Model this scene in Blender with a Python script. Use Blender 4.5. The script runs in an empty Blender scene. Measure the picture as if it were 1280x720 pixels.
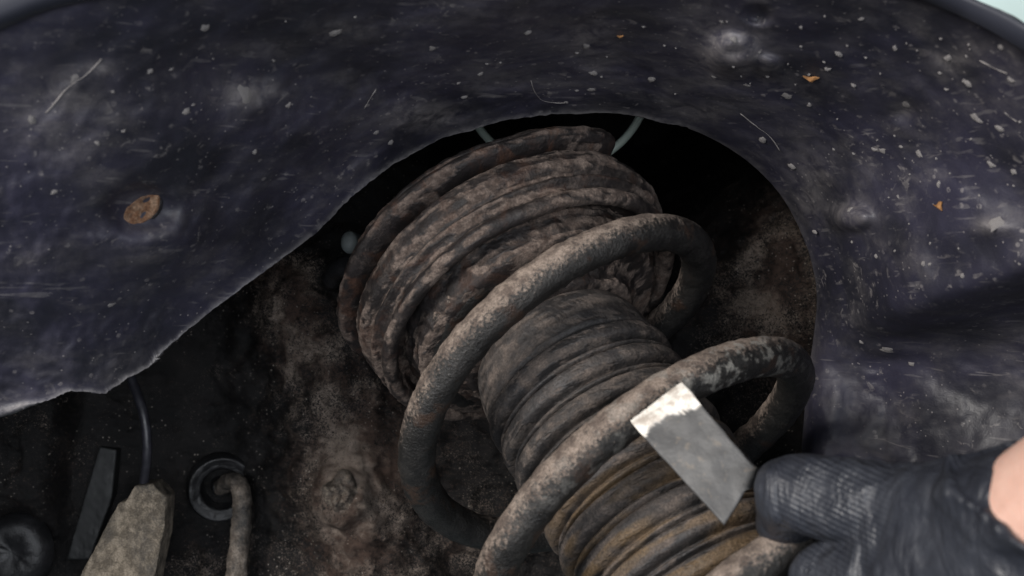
import bpy, bmesh, math, random
import numpy as np
from mathutils import Vector, noise, Matrix

# ------------------------------------------------------------------ camera, world, light
scn = bpy.context.scene
F = 1545.0                       # focal length in pixels of the 1280 px wide photograph
CAMZ = 1.0
cd = bpy.data.cameras.new('camera'); cam = bpy.data.objects.new('camera', cd)
scn.collection.objects.link(cam); scn.camera = cam
cam.location = (0, 0, CAMZ); cam.rotation_euler = (math.radians(90), 0, 0)
cd.sensor_width = 36.0; cd.lens = F / 1280 * 36.0
cd.clip_start = 0.01; cd.clip_end = 50
cd.dof.use_dof = True; cd.dof.focus_distance = 0.46; cd.dof.aperture_fstop = 17.0

w = bpy.data.worlds.new('World'); scn.world = w; w.use_nodes = True
w.node_tree.nodes['Background'].inputs[0].default_value = (0.80, 0.88, 1.0, 1)
w.node_tree.nodes['Background'].inputs[1].default_value = 0.10

def area(name, loc, target, size, sy, power, col):
    l = bpy.data.lights.new(name, 'AREA'); l.shape = 'RECTANGLE'; l.size = size; l.size_y = sy
    l.energy = power; l.color = col
    o = bpy.data.objects.new(name, l); scn.collection.objects.link(o)
    o.location = loc
    o.rotation_euler = (Vector(target) - Vector(loc)).to_track_quat('-Z', 'Y').to_euler()
    return o
area('workshop_lamp', (-0.62, -0.36, 1.30), (0.02, 0.42, 0.98), 0.42, 0.42, 15.0, (1.0, 0.95, 0.90))
area('front_fill', (0.10, -0.65, 0.98), (0.05, 0.42, 1.0), 1.0, 0.35, 8.5, (0.90, 0.94, 1.0))  # added frontal fill that brightens the liner, no real fitting
area('wall_fill', (0.6, 1.3, 2.6), (0.6, 2.1, 1.4), 1.2, 0.4, 28.0, (0.92, 1.0, 0.98))  # added light, only there to brighten the background wall
scn.view_settings.view_transform = 'Standard'; scn.view_settings.look = 'None'
scn.view_settings.gamma = 1.0; scn.view_settings.use_curve_mapping = False
scn.view_settings.exposure = 0.0
scn.render.engine = 'CYCLES'

# ------------------------------------------------------------------ helpers
random.seed(7); rng = np.random.default_rng(7)
def P(px, py, d):
    return Vector(((px - 640) / F * d, d, CAMZ - (py - 360) / F * d))
def fbm(v, sc, o=4):
    return noise.fractal(Vector(v) * sc, 0.6, 2.0, o)
def smooth(a, b, x):
    t = min(1, max(0, (x - a) / (b - a))); return t * t * (3 - 2 * t)
def catmull(pts, n):
    p = np.array(pts, float); m = len(p)
    p = np.vstack([2 * p[0] - p[1], p, 2 * p[-1] - p[-2]])
    out = []
    for u in np.linspace(0, m - 1, n):
        i = min(int(u), m - 2); t = u - i
        a, b, c, d = p[i], p[i + 1], p[i + 2], p[i + 3]
        out.append(0.5 * (2 * b + (c - a) * t + (2 * a - 5 * b + 4 * c - d) * t * t + (3 * b - a - 3 * c + d) * t ** 3))
    return np.array(out)

def mesh_obj(name, verts, faces, mat, parent=None, smooth_=True, attrs=None, loc=None):
    if parent is not None and loc is None:
        loc = Vector((0, 0, 0)); base = parent.matrix_world_loc if False else Vector(parent.get('_o', (0, 0, 0)))
    else:
        base = Vector(loc) if loc is not None else Vector((0, 0, 0)); loc = base
    me = bpy.data.meshes.new(name)
    me.from_pydata([tuple(Vector(v) - base) for v in verts], [], faces)
    if smooth_:
        me.polygons.foreach_set('use_smooth', [True] * len(me.polygons))
    for k, vals in (attrs or {}).items():
        a = me.attributes.new(k, 'FLOAT', 'POINT'); a.data.foreach_set('value', np.array(vals, dtype=np.float32))
    me.update()
    o = bpy.data.objects.new(name, me); scn.collection.objects.link(o)
    if mat: me.materials.append(mat)
    o.parent = parent
    if parent is None: o.location = loc; o['_o'] = tuple(loc)
    else: o['_o'] = tuple(base)
    return o
def tag(o, label, cat, group=None, kind=None):
    if label: o['label'] = label
    if cat: o['category'] = cat
    if group: o['group'] = group
    if kind: o['kind'] = kind
    return o
def empty(name, loc):
    o = bpy.data.objects.new(name, None); scn.collection.objects.link(o)
    o.location = loc; o['_o'] = tuple(loc); o.empty_display_size = 0.02
    return o
def grid_faces(n, m, wrap=False):
    f = []
    for i in range(n - 1):
        for j in range(m if wrap else m - 1):
            k = (j + 1) % m
            f.append((i * m + j, i * m + k, (i + 1) * m + k, (i + 1) * m + j))
    return f
def tube(path, rad, seg=16, cap=True, rough=0.0, rs=300.0):
    path = [Vector(p) for p in path]; n = len(path)
    V = []; ref = None
    for i, p in enumerate(path):
        t = (path[min(i + 1, n - 1)] - path[max(i - 1, 0)]).normalized()
        if ref is None:
            ref = t.orthogonal().normalized()
        ref = (ref - t * ref.dot(t)).normalized(); b = t.cross(ref)
        r = rad(i / (n - 1)) if callable(rad) else rad
        for j in range(seg):
            a = 2 * math.pi * j / seg
            d = ref * math.cos(a) + b * math.sin(a)
            q = p + d * r
            if rough: q = q + d * rough * fbm(q, rs)
            V.append(q)
    Fc = grid_faces(n, seg, True)
    if cap:
        Fc.append(tuple(range(seg))[::-1]); Fc.append(tuple((n - 1) * seg + j for j in range(seg)))
    return V, Fc

# ------------------------------------------------------------------ materials
class NT:
    def __init__(s, name):
        s.m = bpy.data.materials.new(name); s.m.use_nodes = True
        s.t = s.m.node_tree; s.b = s.t.nodes['Principled BSDF']
        s.tc = s.t.nodes.new('ShaderNodeTexCoord')
    def n(s, typ, **kw):
        x = s.t.nodes.new(typ)
        for k, v in kw.items(): setattr(x, k, v)
        return x
    def put(s, sock, v):
        if hasattr(v, 'is_linked') or isinstance(v, bpy.types.NodeSocket): s.t.links.new(v, sock)
        else: sock.default_value = v
    def noise(s, scale, detail=5, rough=0.6, stretch=None, dist=0.0):
        x = s.n('ShaderNodeTexNoise'); x.inputs['Scale'].default_value = scale
        x.inputs['Detail'].default_value = detail; x.inputs['Roughness'].default_value = rough
        x.inputs['Distortion'].default_value = dist
        src = s.tc.outputs['Object']
        if stretch:
            mp = s.n('ShaderNodeMapping'); mp.inputs['Scale'].default_value = stretch[0]
            mp.inputs['Rotation'].default_value = stretch[1]
            s.t.links.new(src, mp.inputs[0]); src = mp.outputs[0]
        s.t.links.new(src, x.inputs['Vector'])
        return x.outputs['Fac']
    def vor(s, scale, rnd=1.0, feature='F1'):
        x = s.n('ShaderNodeTexVoronoi', feature=feature); x.inputs['Scale'].default_value = scale
        x.inputs['Randomness'].default_value = rnd
        s.t.links.new(s.tc.outputs['Object'], x.inputs['Vector'])
        return x
    def ramp(s, v, a, b, lo=0.0, hi=1.0):
        x = s.n('ShaderNodeMapRange', interpolation_type='SMOOTHSTEP')
        s.put(x.inputs[0], v)
        for i, q in zip((1, 2, 3, 4), (a, b, lo, hi)): s.put(x.inputs[i], q)
        return x.outputs[0]
    def math(s, op, a, b=0.0, c=None, clamp=False):
        x = s.n('ShaderNodeMath', operation=op, use_clamp=clamp)
        s.put(x.inputs[0], a); s.put(x.inputs[1], b)
        if c is not None: s.put(x.inputs[2], c)
        return x.outputs[0]
    def mix(s, f, a, b):
        x = s.n('ShaderNodeMix', data_type='RGBA')
        s.put(x.inputs[0], f)
        for i, v in ((6, a), (7, b)):
            if isinstance(v, tuple): x.inputs[i].default_value = (*v, 1)
            else: s.t.links.new(v, x.inputs[i])
        return x.outputs[2]
    def attr(s, name):
        x = s.n('ShaderNodeAttribute'); x.attribute_name = name; return x.outputs['Fac']
    def bump(s, h, dist, strength=1.0, prev=None):
        x = s.n('ShaderNodeBump'); x.inputs['Distance'].default_value = dist; x.inputs['Strength'].default_value = strength
        s.t.links.new(h, x.inputs['Height'])
        if prev: s.t.links.new(prev, x.inputs['Normal'])
        return x.outputs[0]
    def done(s, col, rough, normal=None, metal=0.0, spec=0.5):
        if isinstance(col, tuple): s.b.inputs['Base Color'].default_value = (*col, 1)
        else: s.t.links.new(col, s.b.inputs['Base Color'])
        s.put(s.b.inputs['Roughness'], rough); s.put(s.b.inputs['Metallic'], metal)
        s.b.inputs['Specular IOR Level'].default_value = spec
        if normal: s.t.links.new(normal, s.b.inputs['Normal'])
        return s.m

def mat_liner():
    s = NT('liner_plastic')
    c = s.mix(s.ramp(s.noise(28, 3), .35, .65), (.0150, .0152, .0220), (.027, .026, .043))
    cloud = s.noise(32, 8, .66, dist=.6)
    smear = s.noise(60, 6, .62, ((.55, 1, 2.2), (0, .55, 0)), .8)
    grain = s.noise(900, 3, .6)
    film = s.math('ADD', s.math('MULTIPLY', s.ramp(cloud, .40, .72), s.ramp(smear, .36, .66)), s.math('MULTIPLY', s.ramp(s.noise(150, 7, .7, dist=1.2), .55, .75), .35), clamp=True)
    film = s.math('MULTIPLY', film, s.ramp(grain, .25, .75, .55, 1.0))
    c = s.mix(s.math('MULTIPLY', film, .56), c, (.120, .110, .110))
    streak = s.ramp(s.noise(120, 5, .6, ((.5, 1, 3.0), (0, -.5, 0)), 1.0), .62, .74)
    c = s.mix(s.math('MULTIPLY', streak, .35), c, (.17, .155, .15))
    # dried droplets and grit
    v = s.vor(330); sep = s.n('ShaderNodeSeparateColor'); s.t.links.new(v.outputs['Color'], sep.inputs[0])
    dots = s.math('MULTIPLY', s.ramp(v.outputs['Distance'], .36, .22), s.math('GREATER_THAN', sep.outputs[0], .90))
    dots = s.math('MULTIPLY', dots, s.ramp(s.noise(700, 4), .35, .6))
    v2 = s.vor(820); sep2 = s.n('ShaderNodeSeparateColor'); s.t.links.new(v2.outputs['Color'], sep2.inputs[0])
    dots2 = s.math('MULTIPLY', s.ramp(v2.outputs['Distance'], .34, .2), s.math('GREATER_THAN', sep2.outputs[1], .945))
    dd = s.math('MAXIMUM', s.math('MULTIPLY', dots, .45), s.math('MULTIPLY', dots2, .6))
    dd = s.math('MULTIPLY', dd, s.ramp(s.noise(24, 3), .38, .62, .25, 1.0))
    c = s.mix(dd, c, (.26, .24, .235))
    blot = s.math('MULTIPLY', s.ramp(s.noise(210, 5, .58, dist=.7), .60, .68), s.ramp(s.noise(40, 4), .45, .65))
    c = s.mix(s.math('MULTIPLY', blot, .5), c, (.20, .185, .18))
    st = s.math('MULTIPLY', s.attr('stain'), s.ramp(s.noise(130, 8, .72, dist=.8), .30, .68))
    c = s.mix(st, c, (.27, .25, .245))
    for rot_, lo_ in ((.5, .655), (-.75, .67), (1.2, .675)):
        sc_ = s.ramp(s.noise(75, 2, .4, ((.22, 1, 7.0), (0, rot_, 0)), .25), lo_, lo_ + .035)
        sc_ = s.math('MULTIPLY', sc_, s.ramp(s.noise(55, 3), .50, .62))
        c = s.mix(s.math('MULTIPLY', sc_, .22), c, (.24, .225, .22))
    edge = s.math('MULTIPLY', s.attr('edge'), s.ramp(s.noise(260, 6, .7), .30, .56))
    c = s.mix(s.math('MULTIPLY', edge, .52), c, (.22, .21, .21))
    h = s.math('ADD', s.math('MULTIPLY', s.noise(130, 6, .62), .6), s.math('MULTIPLY', dd, .25))
    nb = s.bump(h, .0010, .42)
    nb = s.bump(s.noise(1500, 2), .00022, .4, nb)
    r = s.math('ADD', s.ramp(cloud, .3, .7, .40, .62), s.math('MULTIPLY', film, .25), clamp=True)
    return s.done(c, r, nb, spec=.42)

def mat_well():
    s = NT('dirty_underbody')
    m = s.attr('dirt')
    base = s.mix(s.ramp(s.noise(60, 4), .4, .7), (.0042, .0040, .0042), (.0095, .0085, .0085))
    g1 = s.noise(820, 5, .82); g2 = s.noise(1700, 2, .6); lump = s.noise(70, 6, .65, dist=.5)
    amt = s.math('ADD', m, s.math('MULTIPLY', s.math('SUBTRACT', lump, .52), 2.4))
    thr = s.math('SUBTRACT', .70, s.math('MULTIPLY', amt, .19))
    sp = s.ramp(g1, thr, s.math('ADD', thr, .05))
    thr2 = s.math('SUBTRACT', .665, s.math('MULTIPLY', amt, .16))
    sp2 = s.ramp(g2, thr2, s.math('ADD', thr2, .06))
    d = s.math('MAXIMUM', sp, s.math('MULTIPLY', sp2, .85))
    dc = s.mix(s.ramp(s.noise(45, 5), .40, .62), (.056, .037, .029), (.185, .150, .125))
    dc = s.mix(s.ramp(s.noise(340, 3), .45, .75, 0, .6), dc, (.05, .034, .027))
    c = s.mix(d, base, dc)
    v2 = s.vor(700); sep2 = s.n('ShaderNodeSeparateColor'); s.t.links.new(v2.outputs['Color'], sep2.inputs[0])
    dots = s.math('MULTIPLY', s.ramp(v2.outputs['Distance'], .32, .2), s.math('GREATER_THAN', sep2.outputs[0], .86))
    dots = s.math('MULTIPLY', dots, s.ramp(s.noise(36, 4), .42, .62))
    c = s.mix(s.math('MULTIPLY', dots, .8), c, (.27, .24, .21))
    h = s.math('ADD', s.math('MULTIPLY', g1, .5), s.math('MULTIPLY', lump, 1.2))
    nb = s.bump(h, .0022, .6)
    r = s.ramp(d, 0, 1, .55, .95)
    return s.done(c, r, nb, spec=.22)

def mat_mud(name, base, lo, hi, cover=.5, scale=90, rough=.8, grainy=1.0, rust=None, rustw=.3, band=None, rattr=None, bw=None, bo=0.0):
    """dark part caked with dried dirt"""
    s = NT(name)
    b = s.mix(s.ramp(s.noise(scale * .7, 4), .4, .65), base, tuple(x * 1.9 for x in base))
    n1 = s.noise(scale, 8, .68, dist=.5); n2 = s.noise(scale * 9, 4, .7)
    n0 = s.noise(scale * .27, 5, .6, dist=.9)
    q = s.math('ADD', s.math('MULTIPLY', n1, .42), s.math('MULTIPLY', n0, .43))
    q = s.math('ADD', q, s.math('MULTIPLY', n2, .15 * grainy))
    if band: q = s.math('ADD', q, s.math('MULTIPLY_ADD', s.attr(band), bw or (.10 + .05 * grainy), bo))
    d = s.ramp(q, 1 - cover + .075 * (grainy - 1) - .13, 1 - cover + .075 * (grainy - 1) + .13)
    dc = s.mix(s.ramp(s.noise(scale * 2.3, 5), .38, .66), lo, hi)
    c = s.mix(d, b, dc)
    if rust:
        rw = s.math('MULTIPLY', s.ramp(s.noise(scale * .55, 5, .6, dist=.8), .30 if rattr else .50, .55 if rattr else .66), rustw)
        if rattr: rw = s.math('MULTIPLY', rw, s.attr(rattr))
        c = s.mix(rw, c, rust)
    gr = s.ramp(s.noise(1300, 3, .65), .3, .72, .5, 1.25)
    mx = s.n('ShaderNodeMix', data_type='RGBA', blend_type='MULTIPLY'); mx.inputs[0].default_value = .8
    s.t.links.new(c, mx.inputs[6]); cb = s.n('ShaderNodeCombineColor')
    for i in range(3): s.t.links.new(gr, cb.inputs[i])
    s.t.links.new(cb.outputs[0], mx.inputs[7]); c = mx.outputs[2]
    nb = s.bump(s.math('ADD', q, s.math('MULTIPLY', d, .25)), .0025, .55)
    return s.done(c, s.ramp(d, 0, 1, rough - .3, min(.97, rough + .12)), nb, spec=.4)

def mat_plain(name, col, rough, var=.3, scale=120, bump=.0006, metal=0.0, spec=.5):
    s = NT(name)
    n1 = s.noise(scale, 6, .6)
    c = s.mix(s.ramp(n1, .3, .7), tuple(x * (1 - var) for x in col), tuple(min(1, x * (1 + var)) for x in col))
    return s.done(c, s.ramp(n1, .3, .7, rough - .08, rough + .08), s.bump(n1, bump, .5), metal, spec)

M_liner = mat_liner(); M_well = mat_well()
M_seat = mat_mud('seat_caked_dirt', (.010, .008, .008), (.066, .049, .041), (.165, .128, .108), .545, 130, .85, grainy=1.3, rust=(.09, .04, .022), rustw=.3, band='flake', bw=.26, bo=-.13)
M_plate = mat_mud('mount_caked_dirt', (.009, .007, .007), (.066, .048, .040), (.14, .108, .092), .53, 140, .85, grainy=1.3, rust=(.10, .045, .025), rustw=.4, band='flake', bw=.26, bo=-.14)
def mat_coil():
    s = NT('coil_dirt_lit_top')
    low = s.noise(38, 5, .62, dist=.8); mid = s.noise(150, 6, .68, dist=.5); fine = s.noise(900, 4, .7)
    q = s.math('ADD', s.math('MULTIPLY', s.attr('up'), .80), s.math('MULTIPLY', s.math('SUBTRACT', low, .5), .9))  # lit upper faces painted paler and undersides darker, on top of the dirt noise
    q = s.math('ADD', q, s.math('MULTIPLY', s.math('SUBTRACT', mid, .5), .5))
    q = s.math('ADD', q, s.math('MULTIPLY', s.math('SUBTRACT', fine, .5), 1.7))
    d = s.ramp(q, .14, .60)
    base = s.mix(s.ramp(mid, .35, .65), (.010, .0095, .009), (.024, .0225, .021))
    base = s.mix(s.math('MULTIPLY', s.ramp(s.noise(90, 5), .56, .68), .55), base, (.055, .028, .016))
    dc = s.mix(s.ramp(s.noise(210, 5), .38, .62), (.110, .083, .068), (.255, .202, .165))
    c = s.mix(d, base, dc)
    chip = s.math('MULTIPLY', s.attr('chip'), s.ramp(s.noise(190, 5, .6), .50, .60))
    c = s.mix(s.math('MULTIPLY', chip, .6), c, (.34, .33, .30))
    gr = s.ramp(s.noise(1500, 3, .65), .3, .72, .45, 1.2)
    cb = s.n('ShaderNodeCombineColor')
    for i in range(3): s.t.links.new(gr, cb.inputs[i])
    mx = s.n('ShaderNodeMix', data_type='RGBA', blend_type='MULTIPLY'); mx.inputs[0].default_value = .7
    s.t.links.new(c, mx.inputs[6]); s.t.links.new(cb.outputs[0], mx.inputs[7])
    nb = s.bump(s.math('ADD', q, mid), .0012, .5)
    return s.done(mx.outputs[2], s.ramp(d, 0, 1, .42, .92), nb, spec=.45)
M_coil = mat_coil()
M_boot = mat_mud('boot_rubber', (.020, .019, .0195), (.062, .053, .048), (.125, .10, .085), .46, 80, .78, rust=(.18, .115, .055), rustw=.58, rattr='up', band='flake')
M_bracket = mat_mud('bracket_mud', (.03, .028, .026), (.13, .108, .082), (.29, .245, .19), .53, 95, .85)
M_cable = mat_mud('cable_mud', (.012, .012, .012), (.15, .12, .095), (.29, .245, .205), .50, 120, .8, band='up')
M_rubber = mat_mud('black_rubber', (.011, .011, .012), (.05, .045, .042), (.10, .09, .08), .34, 130, .62)
M_hose = mat_plain('hose_plastic', (.02, .02, .026), .38, .3, 200, .0004)
M_rust = mat_mud('rusty_metal', (.06, .030, .018), (.19, .095, .05), (.33, .215, .14), .55, 170, .8)
M_mudspot = mat_plain('dried_mud', (.19, .178, .175), .9, .35, 500, .0008)
M_fibre = mat_plain('pale_fibre', (.19, .175, .17), .8, .3, 300)
M_leaf = mat_plain('dry_leaf', (.24, .115, .04), .7, .4, 500, .0006)
M_green = mat_plain('pale_green_paint', (.33, .39, .35), .45, .12, 60)
M_fender = mat_plain('blue_grey_paint', (.016, .018, .028), .65, .08, 30, .0001)
M_wall = mat_plain('workshop_paint', (.62, .72, .70), .85, .05, 3, .001)
M_skin = None
def mat_skin():
    s = NT('skin'); n1 = s.noise(90, 5)
    c = s.mix(s.ramp(n1, .3, .7), (.58, .35, .275), (.70, .45, .365))
    s.b.inputs['Subsurface Weight'].default_value = .15; s.b.inputs['Subsurface Radius'].default_value = (.004, .0015, .001)
    return s.done(c, .5, s.bump(s.noise(600, 4), .0004, .5))
M_skin = mat_skin()

# ------------------------------------------------------------------ background wall
wl = mesh_obj('workshop_wall', [(-6, 2.2, -2), (6, 2.2, -2), (6, 2.2, 5), (-6, 2.2, 5)], [(0, 1, 2, 3)], M_wall, smooth_=False)
wl['kind'] = 'structure'

# ------------------------------------------------------------------ wheel arch liner
ctl = np.array([
 (-150,540,.395),(0,515,.402),(130,490,.412),(260,395,.430),(400,285,.440),(560,172,.446),(720,143,.450),(870,165,.455),(975,245,.466),(1020,360,.476),(1012,450,.482),(1000,560,.480),(1000,720,.465),(1000,900,.45),
 (0,0,.305),(300,0,.335),(640,0,.352),(950,0,.345),(1200,0,.322),(1280,40,.312),(640,-120,.320),(-300,-50,.27),(1500,130,.29),
 (200,250,.380),(60,300,.365),(-250,350,.35),(500,90,.392),(900,80,.392),(1150,200,.388),(1280,250,.362),(1480,300,.33),
 (1130,350,.408),(1130,435,.440),(1130,520,.448),(1280,330,.372),(1280,385,.398),(1280,500,.420),(1280,700,.41),(1150,700,.44),(1500,500,.38),(1500,850,.37)], float)
def tps_fit(c, lam=2.0):
    X = c[:, :2] / 100; n = len(c)
    d = ((X[:, None] - X[None]) ** 2).sum(2)
    K = np.where(d > 0, d * np.log(d + 1e-12) * .5, 0) + lam * .01 * np.eye(n)
    Q = np.hstack([np.ones((n, 1)), X]); A = np.block([[K, Q], [Q.T, np.zeros((3, 3))]])
    s = np.linalg.solve(A, np.concatenate([c[:, 2], np.zeros(3)])); return X, s
TX, TS = tps_fit(ctl)
def tps(px, py):
    q = np.stack([px, py], -1) / 100
    d = ((q[..., None, :] - TX) ** 2).sum(-1)
    K = np.where(d > 0, d * np.log(d + 1e-12) * .5, 0)
    return K @ TS[:-3] + TS[-3] + q @ TS[-2:]
def gz(px, py, cx, cy, rx, ry=None, p=2):
    ry = ry or rx
    return np.exp(-(((px - cx) / rx) ** 2 + ((py - cy) / ry) ** 2) ** (p / 2))
def liner_depth(px, py):
    px = np.asarray(px, float); py = np.asarray(py, float)
    d = tps(px, py)
    d = d - .0120 * gz(px, py, 212, 300, 62, 48) + .0075 * gz(px, py, 176, 262, 40, 29, 4)
    d = d - .0120 * gz(px, py, 916, 68, 30, 25, 4) + .0030 * gz(px, py, 922, 60, 12, 10) - .0060 * gz(px, py, 960, 82, 15, 12, 4)
    d = d + .007 * gz(px, py, 949, 16, 15, 11, 4)
    d = d - .0085 * gz(px, py, 1062, 274, 27, 15, 4) - .003 * gz(px, py, 520, 148, 55, 20)
    d = d - .0035 * gz(px, py, 1110, 438, 30, 9) - .003 * gz(px, py, 1235, 284, 20, 10)
    d = d + .004 * gz(px, py, 1135, 140, 16, 12)
    d = d + .006 * gz(px, py, 330, 80, 150, 40) - .005 * gz(px, py, 300, 170, 160, 45) + .004 * gz(px, py, 700, 60, 120, 40)
    yc = 446 - (px - 1040) * .29
    d = d + .017 * np.clip((px - 1015) / 90, 0, 1) * (1 / (1 + np.exp(-(py - yc) / 14)) - np.clip((py - yc) / 260, 0, 1) * .6) - .010 * np.clip((px - 1015) / 90, 0, 1) * np.exp(-((py - yc + 32) / 30) ** 2)
    return d
pairs = [((-160,548),(-420,330)),((-60,532),(-330,200)),((0,515),(-250,150)),((50,503),(-190,122)),((84,492),(-145,98)),((112,489),(-115,85)),((129,492),(-95,74)),((143,482),(-75,63)),((160,474),(-60,53)),((188,456),(-25,31)),((203,438),(0,18)),
 ((260,394),(60,-6)),((330,340),(130,-22)),((400,285),(200,-48)),((445,243),(260,-66)),((500,201),(330,-82)),((560,172),(420,-97)),((640,150),(560,-108)),((720,142),(700,-108)),((800,147),(850,-98)),((870,165),(1000,-72)),
 ((930,199),(1196,0)),((975,243),(1290,48)),((1005,300),(1420,140)),((1020,360),(1520,280)),((1017,420),(1530,420)),((1008,480),(1530,520)),((1002,560),(1530,620)),((1000,680),(1530,760)),((1000,880),(1530,930))]
NS, NTt = 620, 130
E = catmull([p[0] for p in pairs], NS); O = catmull([p[1] for p in pairs], NS)
for i in range(NS):      # ragged cut edge
    s_ = i * .11
    j = 3.0 * noise.noise(Vector((s_ * .45, 7.7, 0))) + 1.6 * noise.noise(Vector((s_, 3.1, 0))) + 1.3 * noise.noise(Vector((s_ * 4, 9.2, 0))) + .8 * noise.noise(Vector((s_ * 11, 5.2, 0)))
    amp = 1.0 if E[i][0] < 860 else .25
    dv = O[i] - E[i]; E[i] = E[i] + dv / np.linalg.norm(dv) * j * amp
tt = np.linspace(0, 1, NTt) ** 1.35
G = E[:, None, :] * (1 - tt[None, :, None]) + O[:, None, :] * tt[None, :, None]
D = liner_depth(G[..., 0], G[..., 1])
dist = np.linalg.norm(G - E[:, None, :], axis=2)
rs = np.clip((E[:, 0] - 820) / 120, 0, 1)[:, None]
D = D + (-.0012 + .011 * rs) * np.exp(-dist / (6 + 10 * rs))
stain = 0 * D
for cx, cy, rx, ry, a_ in ((912,60,45,34,.75),(905,95,35,14,.5),(960,90,18,14,.5),(525,146,58,17,.55),(735,45,42,30,.45),(740,82,20,10,.4),(305,115,42,16,.5),(75,115,50,28,.30),(120,85,22,9,.5),(1062,266,32,20,.45),(1235,283,20,9,.7),
                           (1130,135,14,8,.5),(60,170,70,30,.2),(430,40,40,16,.3),(640,25,60,20,.25),(1190,72,26,12,.4),(1015,215,30,30,.3),(870,140,45,12,.3),(1010,250,18,26,.35),(330,60,60,14,.2),(880,30,40,20,.3),(1010,440,20,40,.2),(620,95,80,14,.2)):
    stain = np.maximum(stain, a_ * gz(G[..., 0], G[..., 1], cx, cy, rx, ry))
V = []; ed = []
for i in range(NS):
    for j in range(NTt):
        v = P(G[i, j, 0], G[i, j, 1], D[i, j])
        k = 1 - math.exp(-dist[i, j] / 15)
        v.y += k * (.0046 * fbm(v, 20, 3) + .0010 * fbm(v + Vector((3, 0, 0)), 110, 3))
        V.append(v); ed.append(math.exp(-(dist[i, j] / (4.6 + 3.5 * noise.noise(Vector((i * .07, 0, 0))))) ** 2) * (1 - .65 * rs[i, 0]))
liner = mesh_obj('wheel_arch_liner', V, [f[::-1] for f in grid_faces(NS, NTt)], M_liner, attrs={'edge': ed, 'stain': stain.ravel()}, loc=P(500, 150, .42))
sm = liner.modifiers.new('thickness', 'SOLIDIFY'); sm.thickness = .0024; sm.offset = -1
tag(liner, 'large dusty blue-black plastic wheel arch liner with curved cut-out around the strut', 'liner')

def on_liner(px, py, lift=0.0):
    d = float(liner_depth(px, py)); p = P(px, py, d)
    a = P(px + 3, py, float(liner_depth(px + 3, py))); b = P(px, py + 3, float(liner_depth(px, py + 3)))
    n = (b - p).cross(a - p).normalized()
    if n.y > 0: n = -n
    k = Vector(p); p.y += .0046 * fbm(k, 20, 3) + .0010 * fbm(k + Vector((3, 0, 0)), 110, 3)
    return p + n * lift, n

# dried mud spots standing proud of the liner
spot_meshes = []
for q in range(6):
    r_ = random.Random(q); K = 12; vs = [(0, 0, 1.0)]; fs = []
    rad = [1 + r_.uniform(-.32, .32) for _ in range(K)]
    for ring, z in ((.55, .85), (1.0, -.3)):
        for k in range(K):
            a = 2 * math.pi * k / K; vs.append((math.cos(a) * rad[k] * ring, math.sin(a) * rad[k] * ring * .7, z * r_.uniform(.75, 1.1)))
    for k in range(K):
        l = (k + 1) % K; fs.append((0, 1 + k, 1 + l)); fs.append((1 + k, 1 + K + k, 1 + K + l, 1 + l))
    me = bpy.data.meshes.new('mud_spot'); me.from_pydata(vs, [], fs); me.polygons.foreach_set('use_smooth', [True] * len(fs)); me.materials.append(M_mudspot); spot_meshes.append(me)
LO = Vector(liner['_o'])
def in_hole(x, y):
    ins = False; pl = [tuple(E[i]) for i in range(0, NS, 4)] + [(-200, 900)]
    for (x0, y0), (x1, y1) in zip(pl, pl[1:] + pl[:1]):
        if (y0 > y) != (y1 > y) and x < (x1 - x0) * (y - y0) / (y1 - y0) + x0: ins = not ins
    return ins
def spot(px, py, size_px, rot=0.0, h=.0005):
    if any(in_hole(px + dx, py + dy) for dx in (-9, 9) for dy in (-9, 9)): return
    p, n = on_liner(px, py)
    o = bpy.data.objects.new('mud_spot', random.choice(spot_meshes)); scn.collection.objects.link(o)
    o.parent = liner; s_ = size_px / F * p.y
    R_ = n.to_track_quat('Z', 'X').to_matrix().to_4x4()
    o.matrix_local = Matrix.Translation(p - LO) @ R_ @ Matrix.Rotation(rot, 4, 'Z') @ Matrix.Diagonal((s_, s_, h, 1))
big = [(983,121,11),(1046,70,8),(1134,131,14),(1106,187,8),(1152,192,9),(1222,147,12),(1250,160,9),(1240,205,8),(1213,103,9),(1116,63,7),(1190,70,10),(1262,100,8),(952,176,9),(990,208,8),(1095,186,6),(1175,230,6),
 (233,139,8),(137,381,7),(255,34,10),(420,41,13),(305,117,16),(124,180,6),(92,97,11),(318,190,6),(155,164,5),(489,178,7),(470,165,6),(733,57,10),(742,92,9),(740,112,8),(815,98,9),(708,128,5),(1110,438,12),(1140,455,7),(1080,428,5),(1060,262,7),(1240,280,14),(1150,330,5),
 (905,24,6),(920,48,7),(1000,35,5),(1075,25,6),(1010,132,6),(1018,290,6),(1096,320,5),(1200,345,5),(1268,215,8),(960,95,6),(935,105,7),(893,96,6),(1125,245,4),(1065,108,6),(1030,88,6),(70,240,7),(40,150,9),(190,90,7),(360,130,7),(540,60,9),(600,90,7),(660,40,9),(580,120,6),(1250,60,7)]
for (a, b, s_) in big: spot(a, b, s_ * .78, random.uniform(0, 6.3), random.uniform(.0003, .0008))
for k in range(70):
    if k < 52: a, b = random.uniform(900, 1275), random.uniform(15, 345)
    else: a, b = random.uniform(20, 860), random.uniform(20, 135)
    if a > 1150 and b < (a - 1180) * .55 + 18: continue
    spot(a, b, random.choice((1.6, 1.9, 2.2, 2.6, 3.2)), random.uniform(0, 6.3), .00045)
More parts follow.
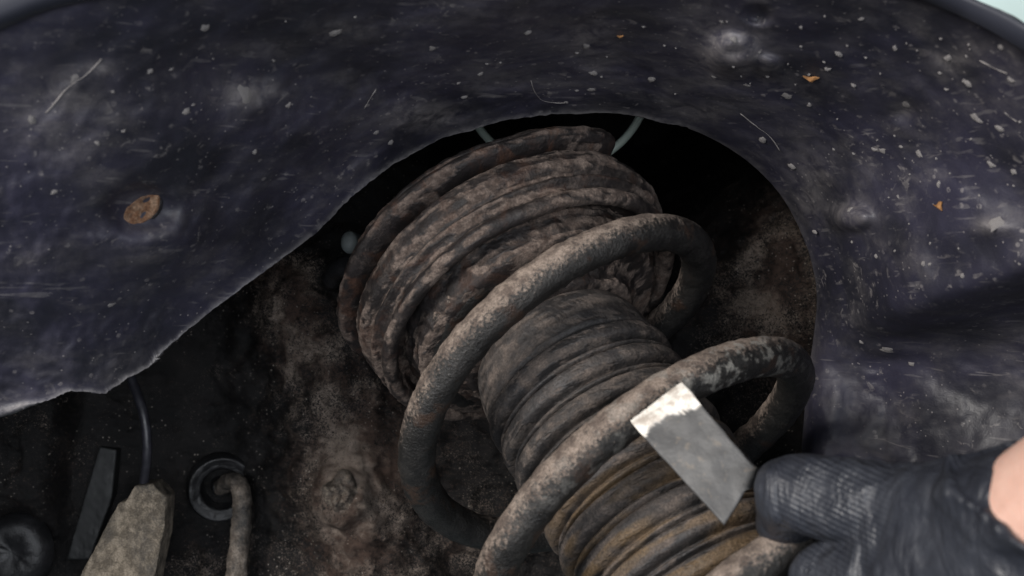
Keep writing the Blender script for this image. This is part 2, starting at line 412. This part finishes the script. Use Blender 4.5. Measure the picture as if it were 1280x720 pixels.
# a few fibres and scratches of dry mud clinging to the liner
for pts, r_ in (([(664,98),(668,112),(678,124),(694,128),(708,128)], .00022), ([(1225,75),(1240,85),(1258,92)], .00025), ([(1255,140),(1290,150),(1230,92)][:1] + [(1262,146),(1270,152)], .0002),
                ([(925,142),(945,158),(962,172),(975,190)], .00022), ([(55,140),(80,110),(105,94),(125,72)], .00035), ([(455,135),(462,124),(470,112)], .00022)):
    pth = [on_liner(x, y, .0002)[0] for x, y in catmull(pts, 14)]
    V, Fc = tube(pth, lambda u, r_=r_: r_ * (.55 + .3 * math.sin(u * 9)), 6)
    mesh_obj('fibre', V, Fc, M_fibre, liner)

# rusty oval fastener in the liner
def dome(px, py, rx, ry, rot, h, seg=40, rings=10):
    p, n = on_liner(px, py); s_ = p.y / F
    R_ = Matrix.Rotation(0, 3, 'Z'); X = Vector((math.cos(rot), 0, math.sin(rot))); Y = Vector((math.sin(rot), 0, math.cos(rot)))
    X = (X - n * X.dot(n)).normalized(); Y = n.cross(X)
    vs = []
    for i in range(rings + 1):
        u = i / rings
        for k in range(seg):
            a = 2 * math.pi * k / seg
            z = h * (1 - u ** 5) - .0012 * (u > .95) - .0005 * smooth(.72, .55, u)
            w_ = 1 + .04 * math.sin(3 * a + 1) + .03 * math.sin(5 * a)
            dent = -.0016 * math.exp(-((u * math.cos(a) - .45) ** 2 / .05 + (u * math.sin(a) - .35) ** 2 / .03)) - .0010 * math.exp(-((u * math.cos(a) + .0) ** 2 / .03 + (u * math.sin(a) + .35) ** 2 / .02))
            q = p + X * (math.cos(a) * rx * s_ * u * w_) + Y * (math.sin(a) * ry * s_ * u * w_) + n * (z + dent)
            q += n * .0003 * fbm(q, 500, 3); vs.append(q)
    return vs, grid_faces(rings + 1, seg, True), p, n
V, Fc, p, n = dome(176, 262, 29, 18, math.radians(28), .0013)
b = mesh_obj('bolt', V, Fc, M_rust, liner); b['label'] = 'rusty oval bolt head sunk into the liner'
V, Fc, p, n = dome(176, 263, 33, 22, math.radians(28), .0002)
mesh_obj('washer', V, Fc, M_rubber, b)

# stray dry leaf scraps
def scrap(px, py, s_px, label):
    p, n = on_liner(px, py, .0006); s_ = s_px * p.y / F
    X = Vector((1, 0, .2)); X = (X - n * X.dot(n)).normalized(); Y = n.cross(X)
    out = [(-1.2, .45), (-.5, .2), (.4, .75), (1.0, .6), (.55, -.1), (.35, -1.0), (-.15, -.35), (-.6, 0.0)]
    vs = [p + X * a * s_ + Y * b_ * s_ + n * s_ * .35 * random.random() for a, b_ in out] + [p + n * s_ * .5]
    vs += [v - n * .0004 for v in vs[:8]] + [p - n * .0003]
    fs = [(k, (k + 1) % 8, 8) for k in range(8)] + [(9 + (k + 1) % 8, 9 + k, 17) for k in range(8)] + [(k, 9 + k, 9 + (k + 1) % 8, (k + 1) % 8) for k in range(8)]
    o = mesh_obj('leaf_scrap', vs, fs, M_leaf, smooth_=False, loc=p); tag(o, label, 'leaf', 'leaf scraps stuck to the liner')
scrap(1013, 97, 9, 'larger orange dry leaf scrap stuck beside the round boss on the liner')
scrap(1175, 257, 7, 'small curled brown leaf scrap stuck to the liner above the blister')
scrap(776, 43, 3.5, 'tiny rust-orange leaf scrap on the liner above the strut opening')

# fender lip along the outer edge of the liner
sec = [(-.2, .0), (0.0, -.0012), (.0016, -.0022), (.0036, -.0016), (.0046, .0008), (.0050, .004), (.0056, .012), (.0060, .03)]
vs = []
idx = list(range(0, NS, 6))
for i in idx:
    pt = P(G[i, -1, 0], G[i, -1, 1], D[i, -1]); inn = P(G[i, -8, 0], G[i, -8, 1], D[i, -8]); dv = (pt - inn); dv.y = 0; dv.normalize()
    wf = .4 + 2.4 * smooth(400, 0, G[i, -1, 0])
    for a, b_ in [(-.0030, .0020)] + sec[1:]: vs.append(pt + dv * (a * wf if a > 0 else a) + Vector((0, b_, 0)))
fn = mesh_obj('fender', vs, [f[::-1] for f in grid_faces(len(idx), len(sec))], M_fender, loc=P(1180, 0, .32))
md = fn.modifiers.new('thickness', 'SOLIDIFY'); md.thickness = .0008
tag(fn, 'blue-grey painted fender lip along the outer edge of the black liner', 'fender')

# ------------------------------------------------------------------ inner wheel well wall
def well_depth(px, py):
    px = np.asarray(px, float); py = np.asarray(py, float)
    d = .580 + 0 * px
    d = d + .16 * gz(px, py, 760, 130, 190, 170, 3)          # strut tower pocket
    ridge = 385 + (py - 330) * .22
    d = d - .030 * np.exp(-((px - ridge) / 75) ** 2) * (1 / (1 + np.exp(-(py - 300) / 40)))
    d = d + .010 * np.exp(-((px - 260) / 60) ** 2)
    d = d - .016 * gz(px, py, 425, 622, 42, 40, 3) + .006 * gz(px, py, 437, 612, 14, 11)
    d = d - .028 / (1 + np.exp((px - 75 + (py - 600) * .12) / 12)) + .012 * gz(px, py, 20, 690, 45, 55, 4)
    d = d - .035 / (1 + np.exp(-(px - 930) / 50)) * (1 / (1 + np.exp(-(py - 230) / 45)))
    return d
NX, NY = 330, 230
xs = np.linspace(-220, 1400, NX); ys = np.linspace(72, 900, NY)
PX, PY = np.meshgrid(xs, ys); WD = well_depth(PX, PY)
LDp = liner_depth(PX, PY) + .014                       # unseen top and sides folded forward to the liner, added to block stray light
for k_ in range(8):
    f_ = 1 - k_ / 8
    WD[k_, :] = WD[k_, :] * (1 - f_) + LDp[k_, :] * f_
    for c_ in (k_, NX - 1 - k_): WD[:, c_] = np.minimum(WD[:, c_], WD[:, c_] * (1 - f_) + LDp[:, c_] * f_)
dirt = (1.3 * np.exp(-((PX - (350 + (PY - 330) * .24)) / 55) ** 2) * np.clip((PY - 300) / 40, 0, 1) * np.clip((560 - PY) / 120, .35, 1)
        + 1.15 * gz(PX, PY, 440, 600, 85, 95) + .50 * gz(PX, PY, 480, 470, 70, 120) + .5 * gz(PX, PY, 580, 640, 120, 130)
        + 1.3 * gz(PX, PY, 965, 350, 95, 170) + .55 * gz(PX, PY, 250, 730, 70, 50) + .35 * gz(PX, PY, 60, 560, 80, 70) + .5 * gz(PX, PY, 420, 720, 220, 60) - .55 * gz(PX, PY, 790, 180, 150, 110))
V = []
for i in range(NY):
    for j in range(NX):
        v = P(PX[i, j], PY[i, j], WD[i, j])
        v.y += .005 * fbm(v, 18, 3) + .0022 * fbm(v, 75, 4) * (1 + min(1.5, dirt[i, j])) + .0011 * fbm(v, 300, 3) * min(1.2, max(0, dirt[i, j]))
        V.append(v)
well = mesh_obj('wheel_well_wall', V, grid_faces(NY, NX), M_well, attrs={'dirt': dirt.ravel()})
well['kind'] = 'structure'
tag(well, 'black underbody wall of the wheel well speckled with brown dirt', None)
# pale painted rim of the tower opening
pth = [P(695 + 118 * math.cos(a), 92 + 118 * math.sin(a), .545 - .01 * math.sin(a)) for a in np.linspace(math.radians(8), math.radians(172), 50)]
V, Fc = tube(pth, .0018, 10)
rim = mesh_obj('tower_rim', V, Fc, M_green, well); rim['label'] = 'pale green painted rim of the strut tower opening'

# mud clods on the boss
# ------------------------------------------------------------------ strut
A0 = Vector((.011, .4644, CAMZ - .0147)); AX = Vector((-.6107, .8, 1.0)).normalized()
E1 = AX.cross(Vector((0, 1, 0))).normalized(); E2 = AX.cross(E1)
PITCH, RC, PH, WR = .0583, .066, 4.4102, .0064
strut = empty('suspension_strut', A0 - AX * .16)
tag(strut, 'dirt-caked suspension strut with coil spring and ribbed boot inside the liner opening', 'strut')
def ring_pt(k, r, a): return A0 + AX * k + (E1 * math.cos(a) + E2 * math.sin(a)) * r
def lathe(name, prof, mat, parent, seg=220, sub=5, disp=.0006, ds=120, caked=0.0, rmod=None, lin=False):
    if lin:
        pr = []
        for (k0, r0), (k1, r1) in zip(prof, prof[1:]):
            n_ = max(2, int(math.hypot(k1 - k0, r1 - r0) / .0009))
            pr += [(k0 + (k1 - k0) * t_ / n_, r0 + (r1 - r0) * t_ / n_) for t_ in range(n_)]
        pr = np.array(pr + [prof[-1]]); pr[1:-1] = (pr[:-2] + 2 * pr[1:-1] + pr[2:]) / 4
    else: pr = catmull(prof, (len(prof) - 1) * sub + 1)
    V = []; up = []; flk = []
    for (k, r) in pr:
        for j in range(seg):
            a = 2 * math.pi * j / seg; q = ring_pt(k, max(r, .0005) * (rmod(a) if rmod else 1), a); d = (q - (A0 + AX * k)).normalized()
            n1 = fbm(q, ds, 3)
            fl = noise.fractal(Vector((math.cos(a) * 1.9, math.sin(a) * 1.9, k * 330 + ds)), .7, 2.0, 5)
            fl2 = noise.fractal(Vector((math.cos(a) * 7, math.sin(a) * 7, k * 520 + ds)), .7, 2.0, 4)
            ff = smooth(-.12, .30, fl + .45 * fl2 - .05)
            dz = disp * n1 + disp * .4 * fbm(q, ds * 5, 2) + caked * ff
            V.append(q + d * dz); up.append(smooth(-.068, -.086, k) * smooth(.0, .25, noise.noise(Vector((math.cos(a) * 1.3, math.sin(a) * 1.3, k * 260))) + .12)); flk.append(ff)
    Fc = grid_faces(len(pr), seg, True)
    return mesh_obj(name, V, Fc, mat, parent, attrs={'up': up, 'flake': flk})
def mount_shape(a):
    return float(np.interp(a, [0, .3, .88, 1.5, 2.0, 2.58, 2.70, 2.80, 3.4, 5.8, 6.283], [1, 1, .985, .965, .94, 1.0, .99, .80, .74, .92, 1]))
lathe('top_mount', [(.0440, .010), (.0440, .050), (.0436, .0600), (.0428, .0632), (.0414, .0642), (.0402, .0640), (.0395, .0628), (.0388, .0655), (.0376, .0674), (.0356, .0676), (.0340, .0666), (.0330, .0630), (.0332, .050), (.0330, .044), (.026, .043)], M_plate, strut, seg=420, disp=.0004, ds=150, caked=.0004, rmod=mount_shape, lin=True)
lathe('spring_seat', [(.0290, .040), (.0290, .0560), (.0286, .0610), (.0276, .0628), (.0262, .0634), (.0215, .0638), (.0190, .0632), (.0182, .0612), (.0172, .0600), (.0162, .0606), (.0156, .0620), (.0142, .0622), (.0135, .0600), (.0125, .0590), (.0105, .0590), (.0098, .0604), (.0078, .0612), (.0056, .0606), (.0046, .0585), (.0052, .0560), (.0075, .0548), (.0120, .0540), (.0125, .050), (.0125, .036)], M_seat, strut, seg=420, disp=.0005, ds=120, caked=.0004, lin=True)
lathe('insulator', [(.0125, .0500), (.0100, .0500), (.0075, .0492), (.0010, .0486), (-.0012, .0470), (-.0022, .0430), (-.0030, .0385), (-.006, .0350), (-.010, .0330), (-.010, .024)], M_seat, strut, seg=300, disp=.0009, ds=140, caked=.0006)
# ribbed dust boot
prof = [(-.004, .024), (-.008, .0300), (-.013, .0335), (-.019, .0352), (-.0265, .0362), (-.0285, .0358)]
k = -.0300; rb = random.Random(11); n_f = 0
while k > -.175:                     # moulded folds with a narrow bead between them
    w_ = .0082; h_ = .0030 + .0006 * rb.uniform(-1, 1)
    prof += [(k, .0342), (k - .06 * w_, .0346 + h_ * .7), (k - .16 * w_, .0348 + h_), (k - .42 * w_, .0351 + h_), (k - .66 * w_, .0349 + h_), (k - .80 * w_, .0346 + h_ * .6), (k - .87 * w_, .0338), (k - .95 * w_, .0336)]
    k -= w_
    prof += [(k, .0344), (k - .0006, .0363), (k - .0016, .0365), (k - .0022, .0345)]; k -= .0028
lathe('dust_boot', [(a_, b_ * .955) for a_, b_ in prof], M_boot, strut, seg=220, sub=4, disp=.00022, ds=70, caked=.00012)
# coil spring
def coil_at(u):                       # u in turns, growing downwards; pigtail wound into the seat
    e = smooth(-.28, .14, u)
    r = .0420 + (RC - .0420) * smooth(-.28, .36, u)
    k = .0035 * (1 - e) - PITCH * u * e
    return ring_pt(k, r, -2 * math.pi * u + PH)
NU = 640
pth = [coil_at(u) for u in np.linspace(-.565, 2.95, NU)]
V, Fc = tube(pth, lambda u: WR * (.45 + .55 * smooth(0, .018, u)), 28, True, .00045, 260)
LIT_DIR = Vector((-.45, -.25, .85)).normalized(); up = []  # direction of the painted light: coil tops pale, undersides dark
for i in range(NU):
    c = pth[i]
    for j in range(28): up.append(.9 * (V[i * 28 + j] - c).normalized().dot(LIT_DIR))
chip = [0.0] * len(V)
for i in range(NU):
    u_ = -.565 + 3.515 * i / (NU - 1)
    for j in range(28): chip[i * 28 + j] = math.exp(-((u_ - 1.34) / .07) ** 2) + .25 * math.exp(-((u_ - 1.47) / .06) ** 2)
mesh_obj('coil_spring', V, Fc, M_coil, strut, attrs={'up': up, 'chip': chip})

# flat grey strip with torn white end, lying on the lower coil
def strip():
    corners = [(787, 527), (853, 478), (948, 592), (906, 658)]
    dep = [.3500, .3490, .3330, .3290]
    c3 = [P(x, y, d) for (x, y), d in zip(corners, dep)]
    n_, m_ = 60, 30; V = []; wh = []
    nrm = (c3[1] - c3[0]).cross(c3[3] - c3[0]).normalized()
    if nrm.y > 0: nrm = -nrm
    for i in range(n_ + 1):
        v = i / n_
        for j in range(m_ + 1):
            u = j / m_
            v2 = v
            if i == n_: v2 = 1 - .14 * smooth(.55, 1, u) 
            q = c3[0].lerp(c3[1], u).lerp(c3[3].lerp(c3[2], u), v2 * (1 - .02 * smooth(.6, 1, u)))
            q = q + nrm * (.0012 * math.sin(v * 2.6) + .0004 * fbm(q, 120, 2) - .0022 * max(0, .12 - v) / .12)
            if i == 0: q = q + (c3[3] - c3[0]) * .012 * noise.noise(Vector((u * 14, 1, 4)))
            V.append(q)
            lim = .16 + .13 * smooth(.45, .95, u) + .05 * noise.noise(Vector((u * 7, v * 9, 0))) + .03 * noise.noise(Vector((u * 25, v * 25, 3)))
            wh.append(smooth(lim + .015, lim - .015, v))
    o = mesh_obj('strip', V, grid_faces(n_ + 1, m_ + 1), None, attrs={'white': wh}, loc=c3[0])
    s = NT('strip_grey'); 
    g = s.mix(s.ramp(s.noise(120, 6), .3, .7), (.046, .046, .047), (.078, .077, .076))
    g = s.mix(s.math('MULTIPLY', s.ramp(s.noise(260, 5), .58, .7), .6), g, (.15, .125, .10))
    g = s.mix(s.ramp(s.noise(420, 4), .66, .74), g, (.05, .045, .045))
    wcol = s.mix(s.ramp(s.noise(420, 4), .35, .6), (.70, .66, .60), (.42, .37, .32))
    wcol = s.mix(s.ramp(s.noise(300, 3), .3, .6), (.78, .75, .69), wcol)
    c = s.mix(s.attr('white'), g, wcol)
    o.data.materials.append(s.done(c, .55, s.bump(s.math('ADD', s.noise(300, 5), s.attr('white')), .0006, .5)))
    md = o.modifiers.new('thickness', 'SOLIDIFY'); md.thickness = .0015; md.offset = -1
    tag(o, 'flat grey strip with torn white end lying across the coil beside the glove', 'strip')
strip()

# ------------------------------------------------------------------ small things on the wheel well wall
def wp(px, py, lift=0.0):
    d = float(well_depth(px, py)); return P(px, py, d - lift)
# rubber grommet with a cable
gc = wp(277, 610, .004); gn = Vector((.30, -1, -.12)).normalized()
GX = gn.cross(Vector((0, 0, 1))).normalized(); GY = GX.cross(gn)
gr = empty('cable_grommet', gc); tag(gr, 'round black rubber grommet where the mud-coated cable enters the wall', 'grommet')
def gl(name, prof, mat, par, seg=64):
    V = []
    for z, r in prof:
        for j in range(seg):
            a = 2 * math.pi * j / seg
            q = gc + gn * z + (GX * math.cos(a) + GY * math.sin(a)) * r; V.append(q + gn * .0003 * fbm(q, 300, 3))
    return mesh_obj(name, V, grid_faces(len(prof), seg, True), mat, par)
fl = [(-.006, .0160), (.000, .0163), (.0028, .0157), (.0038, .0150), (.0036, .0135), (.0032, .0120), (.0030, .0108), (.0026, .0100), (.0012, .0094), (-.002, .0090), (-.010, .0070), (-.012, .003), (-.012, .0001)]
gl('flange', [tuple(x) for x in catmull(fl, 60)], M_rubber, gr)
gl('plug', [tuple(x) for x in catmull([(-.012, .0050), (-.004, .0048), (-.0005, .0042), (.0005, .0030), (.0, .0010), (.0, .0001)], 24)], M_rubber, gr)
c0 = gc + gn * -.002
cpts = [c0, P(285, 604, gc.y - .006), P(294, 602, gc.y - .012), P(301, 612, gc.y - .0155), P(303, 635, gc.y - .0165), P(301, 665, gc.y - .0165), P(297, 700, gc.y - .016), P(292, 745, gc.y - .014), P(284, 800, gc.y - .008)]
pth = [Vector(p) for p in catmull([tuple(p) for p in cpts], 90)]
V, Fc = tube(pth, lambda u: .0042 + .0005 * smooth(.3, .8, u), 20, True, .0006, 260)
up = [.9 * smooth(.42, .85, i / 90) - .35 for i in range(90) for j in range(20)]
cb = mesh_obj('cable', V, Fc, M_cable, attrs={'up': up}, loc=c0); tag(cb, 'mud-coated black cable bending down out of the round grommet', 'cable')

# bracket coated in mud
def slab(name, outline, d, thick, mat, sub=10, rough=.0007, tilt=0.0, label=None, cat=None, loc=None, bev=.0011):
    bm = bmesh.new()
    f = [bm.verts.new(P(x, y, d + tilt * (x - outline[0][0]))) for x, y in outline]
    face = bm.faces.new(f); r = bmesh.ops.extrude_face_region(bm, geom=[face])
    for v in r['geom']:
        if isinstance(v, bmesh.types.BMVert): v.co.y += thick
    bmesh.ops.recalc_face_normals(bm, faces=bm.faces)
    bmesh.ops.bevel(bm, geom=[e for e in bm.edges], offset=bev, segments=3, profile=.6, affect='EDGES')
    bmesh.ops.triangulate(bm, faces=bm.faces)
    for _ in range(5):
        es = [e for e in bm.edges if e.calc_length() > .0018]
        if not es: break
        bmesh.ops.subdivide_edges(bm, edges=es, cuts=1); bmesh.ops.triangulate(bm, faces=bm.faces)
    for v in bm.verts:
        c = v.co.copy(); v.co.y -= rough * (fbm(c, 170, 4)) + rough * .5 * fbm(c, 600, 2); v.co.x += rough * .5 * fbm(c + Vector((9, 0, 0)), 200, 3)
    o = mesh_obj(name, [v.co.copy() for v in bm.verts], [], mat, loc=loc or P(*outline[0], d))
    bpy.data.meshes.remove(o.data) if False else None
    base = Vector(o['_o'])
    for v in bm.verts: v.co -= base
    bm.to_mesh(o.data); bm.free(); o.data.polygons.foreach_set('use_smooth', [True] * len(o.data.polygons))
    return tag(o, label, cat)
slab('bracket', [(168, 607), (190, 605), (207, 622), (205, 660), (190, 740), (90, 740), (147, 629), (157, 627)], .535, .016, M_bracket, label='tan mud-caked metal bracket on the wheel well wall below the thin hose', cat='bracket')
slab('brace', [(124, 558), (146, 562), (140, 622), (112, 700), (82, 700)], .574, .012, mat_plain('grey_brace', (.009, .0097, .010), .6, .35, 60, .0004), rough=.0002, label='smooth dark grey brace beside the mud-caked bracket', cat='brace')
pth = [Vector(p) for p in catmull([tuple(P(150, 440, .545)), tuple(P(166, 478, .540)), tuple(P(180, 520, .536)), tuple(P(184, 565, .536)), tuple(P(179, 612, .541))], 60)]
V, Fc = tube(pth, .0021, 14)
hs = mesh_obj('hose', V, Fc, M_hose, loc=pth[-1]); tag(hs, 'thin glossy black hose running down into the mud-caked bracket', 'hose')
# puckered round plug in the lower corner of the wall
pc = wp(18, 690, .006); V = []; NR, NA = 26, 72
for i in range(NR + 1):
    u = i / NR
    for j in range(NA):
        a = 2 * math.pi * j / NA; r = .0165 * u
        z = .004 * math.sqrt(max(0, 1 - u ** 4)) - .002 * math.exp(-(u / .35) ** 2) + .00015 * math.sin(9 * a + 2 * math.sin(2 * a)) * math.exp(-((u - .4) / .22) ** 2)
        V.append(pc + Vector((math.cos(a) * r, -z + .004 * u ** 6, math.sin(a) * r * 1.1)))
o = mesh_obj('rubber_plug', V, grid_faces(NR + 1, NA, True), M_rubber, loc=pc); tag(o, 'puckered round black rubber plug in the wall left of the bracket', 'plug')
# bolt boss in the mud and a pale stud end beside the top mount
bc = wp(428, 618, .003); V = []
for i, (z, r) in enumerate(((-.004, .0085), (-.001, .0080), (.0005, .0070), (.0015, .0058), (.0020, .0048), (.0034, .0042), (.0040, .0030), (.0042, .0016), (.0040, .0002))):
    for j in range(48):
        a = 2 * math.pi * j / 48; hexr = r * (1 + .35 * noise.noise(Vector((math.cos(a) * 1.6, math.sin(a) * 1.6, z * 90))))
        q = bc + Vector((math.cos(a) * hexr, -z, math.sin(a) * hexr)); V.append(q + Vector((0, -.0034 * fbm(q, 240, 4), 0)))
o = mesh_obj('mud_clod', V, grid_faces(9, 48, True), mat_mud('bolt_mud', (.015, .013, .012), (.12, .09, .07), (.25, .21, .17), .5, 160, .85), loc=bc); tag(o, 'crusted mud clod in the brown dirt patch on the wheel well wall', 'mud clod')
sc = P(437, 303, .505); V = []
for z, r in ((.03, .0035), (.0, .0036), (-.002, .0030), (-.0028, .0015), (-.003, .0001)):
    for j in range(20):
        a = 2 * math.pi * j / 20; V.append(sc + Vector((math.cos(a) * r, z, math.sin(a) * r * 1.3)))
o = mesh_obj('stud', V, grid_faces(5, 20, True), mat_plain('pale_zinc', (.12, .135, .135), .5, .1), loc=sc); tag(o, 'pale grey stud end beside the top of the strut', 'stud')
pth = [Vector(p) for p in catmull([tuple(P(x, y, d)) for x, y, d in ((412, 350, .53), (425, 335, .515), (450, 328, .505), (478, 338, .50), (492, 362, .505), (488, 395, .52))], 40)]
V, Fc = tube(pth, .0042, 14, True, .0008, 220)
o = mesh_obj('wall_clip', V, Fc, M_rubber, loc=pth[0]); tag(o, 'dark curved clip on the wall behind the left side of the spring seat', 'clip')

# ------------------------------------------------------------------ gloved hand
HP = dict(
 w1=(1292, 672, .276, .0205), w2=(1300, 745, .280, .0205),
 im=(1128, 640, .306, .0118), mm=(1124, 728, .302, .0120), rm=(1126, 812, .305, .0115), pm=(1140, 885, .311, .0105),
 ip=(993, 613, .3245, .0094), idp=(985, 645, .3360, .0084), it=(990, 664, .3430, .0074),
 mp=(1036, 728, .320, .0098), md=(1032, 772, .343, .0086), mt=(1062, 790, .353, .0078),
 rp=(1044, 822, .322, .0094), rd=(1040, 864, .344, .0084), rt=(1070, 880, .353, .0075),
 pp=(1066, 905, .325, .0084), pd=(1062, 940, .343, .0075), pt=(1088, 950, .351, .0068),
 tc=(1262, 672, .300, .0150), tm=(1180, 658, .340, .0112), ti=(1120, 662, .3690, .0098), tt=(1062, 684, .3780, .0082))
links = [('w1','im'),('w1','mm'),('w2','rm'),('w2','pm'),('w1','w2'),('w2','mm'),('w1','rm'),('im','mm'),('mm','rm'),('rm','pm'),
 ('im','ip'),('ip','idp'),('idp','it'),('mm','mp'),('mp','md'),('md','mt'),('rm','rp'),('rp','rd'),('rd','rt'),('pm','pp'),('pp','pd'),('pd','pt'),
 ('w1','tc'),('tc','tm'),('tm','ti'),('ti','tt')]
def capsules(lst, grow=0.0):
    V = []; Fc = []
    for (p, r0), (q, r1) in lst:
        L = (q - p).length; n_ = max(6, int(L / .003)); rings = []
        t = (q - p).normalized(); pts = []
        for a in np.linspace(-90, 0, 6): pts.append((p + t * r0 * math.sin(math.radians(a)), r0 * math.cos(math.radians(a))))
        for i in range(1, n_): pts.append((p.lerp(q, i / n_), r0 + (r1 - r0) * i / n_))
        for a in np.linspace(0, 90, 6): pts.append((q + t * r1 * math.sin(math.radians(a)), r1 * math.cos(math.radians(a))))
        x = t.orthogonal().normalized(); y = t.cross(x); b0 = len(V); S = 20
        for c, r in pts:
            for j in range(S):
                a = 2 * math.pi * j / S; V.append(c + (x * math.cos(a) + y * math.sin(a)) * (max(r, .0003) + grow))
        Fc += [tuple(b0 + k for k in f) for f in grid_faces(len(pts), S, True)]
        Fc.append(tuple(b0 + j for j in range(S))[::-1]); Fc.append(tuple(b0 + (len(pts) - 1) * S + j for j in range(S)))
    return V, Fc
HW = {k: (P(x, y, d), r) for k, (x, y, d, r) in HP.items()}
fore = [((HW['w1'][0], .0185), (P(1470, 590, .245), .0225)), ((HW['w2'][0], .0185), (P(1480, 690, .250), .0225)),
        ((P(1470, 590, .245), .0225), (P(1900, 420, .20), .030)), ((P(1480, 690, .250), .0225), (P(1900, 540, .205), .030))]
V, Fc = capsules([(HW[a], HW[b]) for a, b in links], -.0016)
V2, F2 = capsules(fore); Fc += [tuple(len(V) + k for k in f) for f in F2]; V += V2
body = mesh_obj('person', V, Fc, M_skin, loc=P(1900, 480, .20))
tag(body, 'person reaching in with a black gloved hand that grips the coil, bare wrist showing', 'person')
r = body.modifiers.new('union', 'REMESH'); r.mode = 'VOXEL'; r.voxel_size = .0016; r.use_smooth_shade = True
sm = body.modifiers.new('smooth', 'SMOOTH'); sm.iterations = 10; sm.factor = .5
V, Fc = capsules([(HW[a], HW[b]) for a, b in links], .0003)
# rolled cuff
cuff_c = (HW['w1'][0] + HW['w2'][0]) / 2 
ax = (P(1475, 640, .2475) - cuff_c).normalized(); side = (HW['w2'][0] - HW['w1'][0]); side = (side - ax * side.dot(ax)); hl = side.length / 2; side.normalize(); oth = ax.cross(side)
rings = []; b0 = len(V); S = 72; prof = [(-.012, .0195), (-.004, .0212), (.004, .0216), (.009, .0220), (.012, .0228), (.0132, .0236), (.0142, .0230), (.0138, .0216), (.010, .0205), (.0, .0195)]
for z, rr in prof:
    for j in range(S):
        a = 2 * math.pi * j / S
        wob = .0009 * math.sin(5 * a + z * 300) + .0007 * math.sin(11 * a - z * 200)
        V.append(cuff_c + ax * (z + .012 + .0018 * math.sin(3 * a + 1) + .024 * math.cos(a) * smooth(-.012, .008, z)) + side * (math.cos(a) * (rr + wob) + (hl if math.cos(a) > 0 else -hl) * abs(math.cos(a)) ** .4) + oth * math.sin(a) * (rr + wob))
n_ = len(prof)
Fc += [tuple(b0 + k for k in f) for f in grid_faces(n_, S, True)] + [tuple(b0 + (n_ - 1) * S + j for j in range(S)), tuple(b0 + j for j in range(S))[::-1]]
glove = mesh_obj('glove', V, Fc, None, body)
s = NT('black_nitrile')
geo = s.tc.outputs['Object']
off = P(1075, 640, .315) - Vector(body['_o'])
vm = s.n('ShaderNodeVectorMath', operation='DISTANCE'); s.t.links.new(geo, vm.inputs[0]); vm.inputs[1].default_value = off
msk = s.ramp(vm.outputs['Value'], .026, .014)
wv = s.n('ShaderNodeTexWave', wave_type='BANDS', bands_direction='Z'); wv.inputs['Scale'].default_value = 235; wv.inputs['Distortion'].default_value = .8; wv.inputs['Detail'].default_value = 1
mp = s.n('ShaderNodeMapping'); mp.inputs['Rotation'].default_value = (0, -.42, 0); s.t.links.new(geo, mp.inputs[0]); s.t.links.new(mp.outputs[0], wv.inputs['Vector'])
rid = s.math('MULTIPLY', wv.outputs['Fac'], msk)
nb = s.bump(rid, .0004, .4)
nb = s.bump(s.noise(70, 4, .55, ((2.4, 1, .7), (0, .5, 0)), .6), .006, .55, nb)
nb = s.bump(s.noise(900, 3), .0003, .3, nb)
c = s.mix(s.ramp(s.noise(60, 4), .35, .65), (.017, .019, .026), (.027, .030, .039))
c = s.mix(s.math('MULTIPLY', rid, .4), c, (.048, .052, .062))
glove.data.materials.append(s.done(c, s.ramp(s.noise(120, 4), .3, .7, .38, .55), nb, spec=.5))
glove['label'] = 'black ridged rubber glove'
r = glove.modifiers.new('union', 'REMESH'); r.mode = 'VOXEL'; r.voxel_size = .0009; r.use_smooth_shade = True
sm = glove.modifiers.new('smooth', 'SMOOTH'); sm.iterations = 9; sm.factor = .5
tx = bpy.data.textures.new('wrinkles', 'CLOUDS'); tx.noise_scale = .012; tx.noise_depth = 2
dm = glove.modifiers.new('wrinkles', 'DISPLACE'); dm.texture = tx; dm.strength = .0032; dm.mid_level = .45; dm.texture_coords = 'LOCAL'

for o in scn.objects:
    if '_o' in o: del o['_o']
